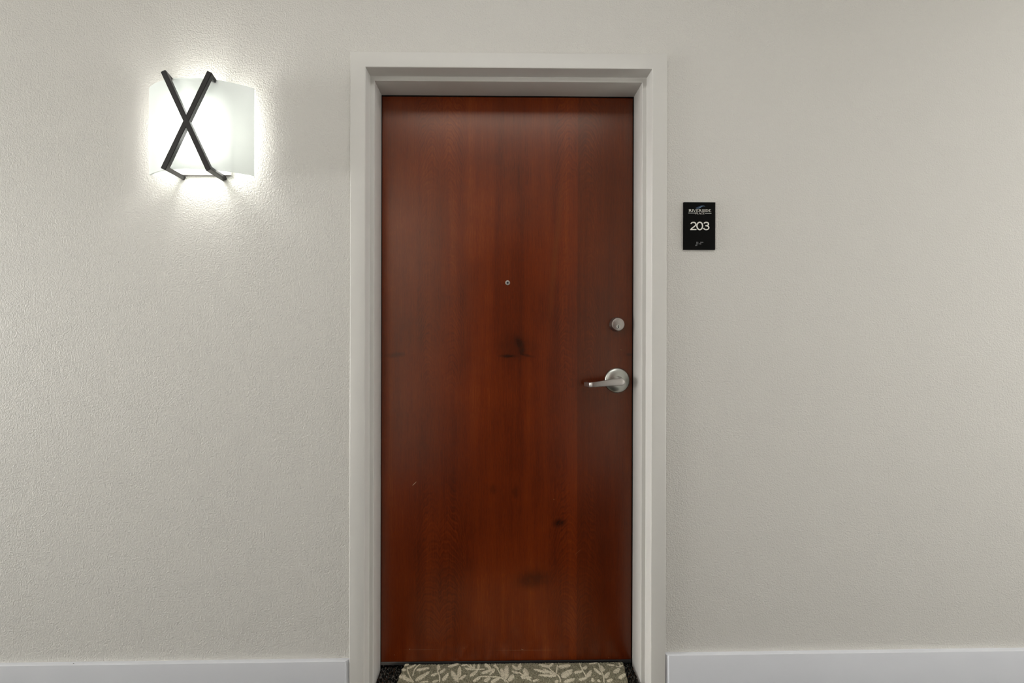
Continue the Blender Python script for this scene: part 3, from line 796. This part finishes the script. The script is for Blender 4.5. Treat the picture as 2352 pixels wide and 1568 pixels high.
# wave logo
bm = bmesh.new()
top = [(538, 316), (575, 314), (610, 304), (640, 284), (672, 264), (705, 253), (740, 253), (775, 268)]
bot = [(775, 270), (742, 262), (712, 267), (688, 280), (660, 300), (628, 318), (590, 326), (545, 324)]
poly(bm, [S(*p) for p in top + bot][::-1]); lg = obj('wave_logo', bm, M_BLUE, sign); lg['label'] = 'steel blue wave mark'
bm = bmesh.new()
poly(bm, [S(*p) for p in [(520, 312), (560, 296), (610, 272), (660, 250), (705, 243), (700, 250), (668, 260), (636, 280), (606, 300), (572, 310), (530, 316)]][::-1]); obj('wave_line', bm, M_NAVY, sign)  # darker blue companion line of the printed wave mark
# room number
DIGITS = {
    '2': [arc(0.375, 0.70, 0.30, 0.23, 172, -28, 16) + [(0.585, 0.53), (0.50, 0.44), (0.36, 0.335), (0.22, 0.235), (0.125, 0.15), (0.085, 0.075)], [(0.0, 0.07), (0.75, 0.07)]],
    '0': [arc(0.40, 0.5, 0.325, 0.43, 0, 360, 36)],
    '3': [arc(0.375, 0.735, 0.275, 0.195, 165, -88, 16), arc(0.375, 0.295, 0.315, 0.230, 88, -168, 20), [(0.27, 0.535), (0.40, 0.535)]]}
def digit(ch, x0, x1, yb, yt):
    """a grotesque numeral: pen strokes of even width, raised off the plaque"""
    bm = bmesh.new()
    for q, path in enumerate(DIGITS[ch]):
        W = 0.135; closed = path[0] == path[-1] or (Vector(path[0]) - Vector(path[-1])).length < 1e-6
        if closed: path = path[:-1]
        n = len(path); rows = []
        for i, p in enumerate(path):
            a = Vector(path[i - 1] if (closed or i) else path[0]); b = Vector(path[(i + 1) % n] if (closed or i < n - 1) else path[-1])
            d = (b - a).normalized(); nn = Vector((-d.y, d.x)) * (W / 2)
            rows.append([bm.verts.new((p[0] + s * nn.x, y, p[1] + s * nn.y)) for s, y in ((1, 0.5), (1, -1.2 + 0.15 * q), (-1, -1.2 + 0.15 * q), (-1, 0.5))])
        pairs = list(zip(rows, rows[1:])) + ([(rows[-1], rows[0])] if closed else [])
        for a, b in pairs:
            for k in range(4): bm.faces.new((a[k], a[(k + 1) % 4], b[(k + 1) % 4], b[k]))
        if not closed: bm.faces.new(rows[0]); bm.faces.new(rows[-1][::-1])
    xs = [v.co.x for v in bm.verts]; zs = [v.co.z for v in bm.verts]
    xa, zb = S(x0, yb); xb, zt = S(x1, yt)
    for v in bm.verts:
        v.co.x = xa + (v.co.x - min(xs)) / (max(xs) - min(xs)) * (xb - xa)
        v.co.z = zb + (v.co.z - min(zs)) / (max(zs) - min(zs)) * (zt - zb)
        v.co.y = SY + v.co.y * 0.0006
    return obj('digit', bm, M_LETTER, sign)
digit('2', 393, 550, 875, 664)['label'] = 'white digit 2'
digit('0', 548, 722, 879, 660)['label'] = 'white digit 0'
digit('3', 722, 884, 877, 662)['label'] = 'white digit 3'
# raised reading dots under the number
cells = [(3, 4, 5, 6), (1, 2), (2, 4, 5), (1, 4)]
bm = bmesh.new()
for k, cell in enumerate(cells):
    for dnum in cell:
        cx, cy = S(536 + k * 52 + (0 if dnum <= 3 else 23), 1188 + ((dnum - 1) % 3) * 38)
        bmesh.ops.create_uvsphere(bm, u_segments=10, v_segments=6, radius=0.0018, matrix=Matrix.Translation((cx, SY, cy)) @ Matrix.Diagonal((1, 0.6, 1.25, 1)))
o = obj('braille_dots', bm, M_DOT, sign, smooth=True); o['kind'] = 'stuff'; o['label'] = 'row of raised dark grey dots'
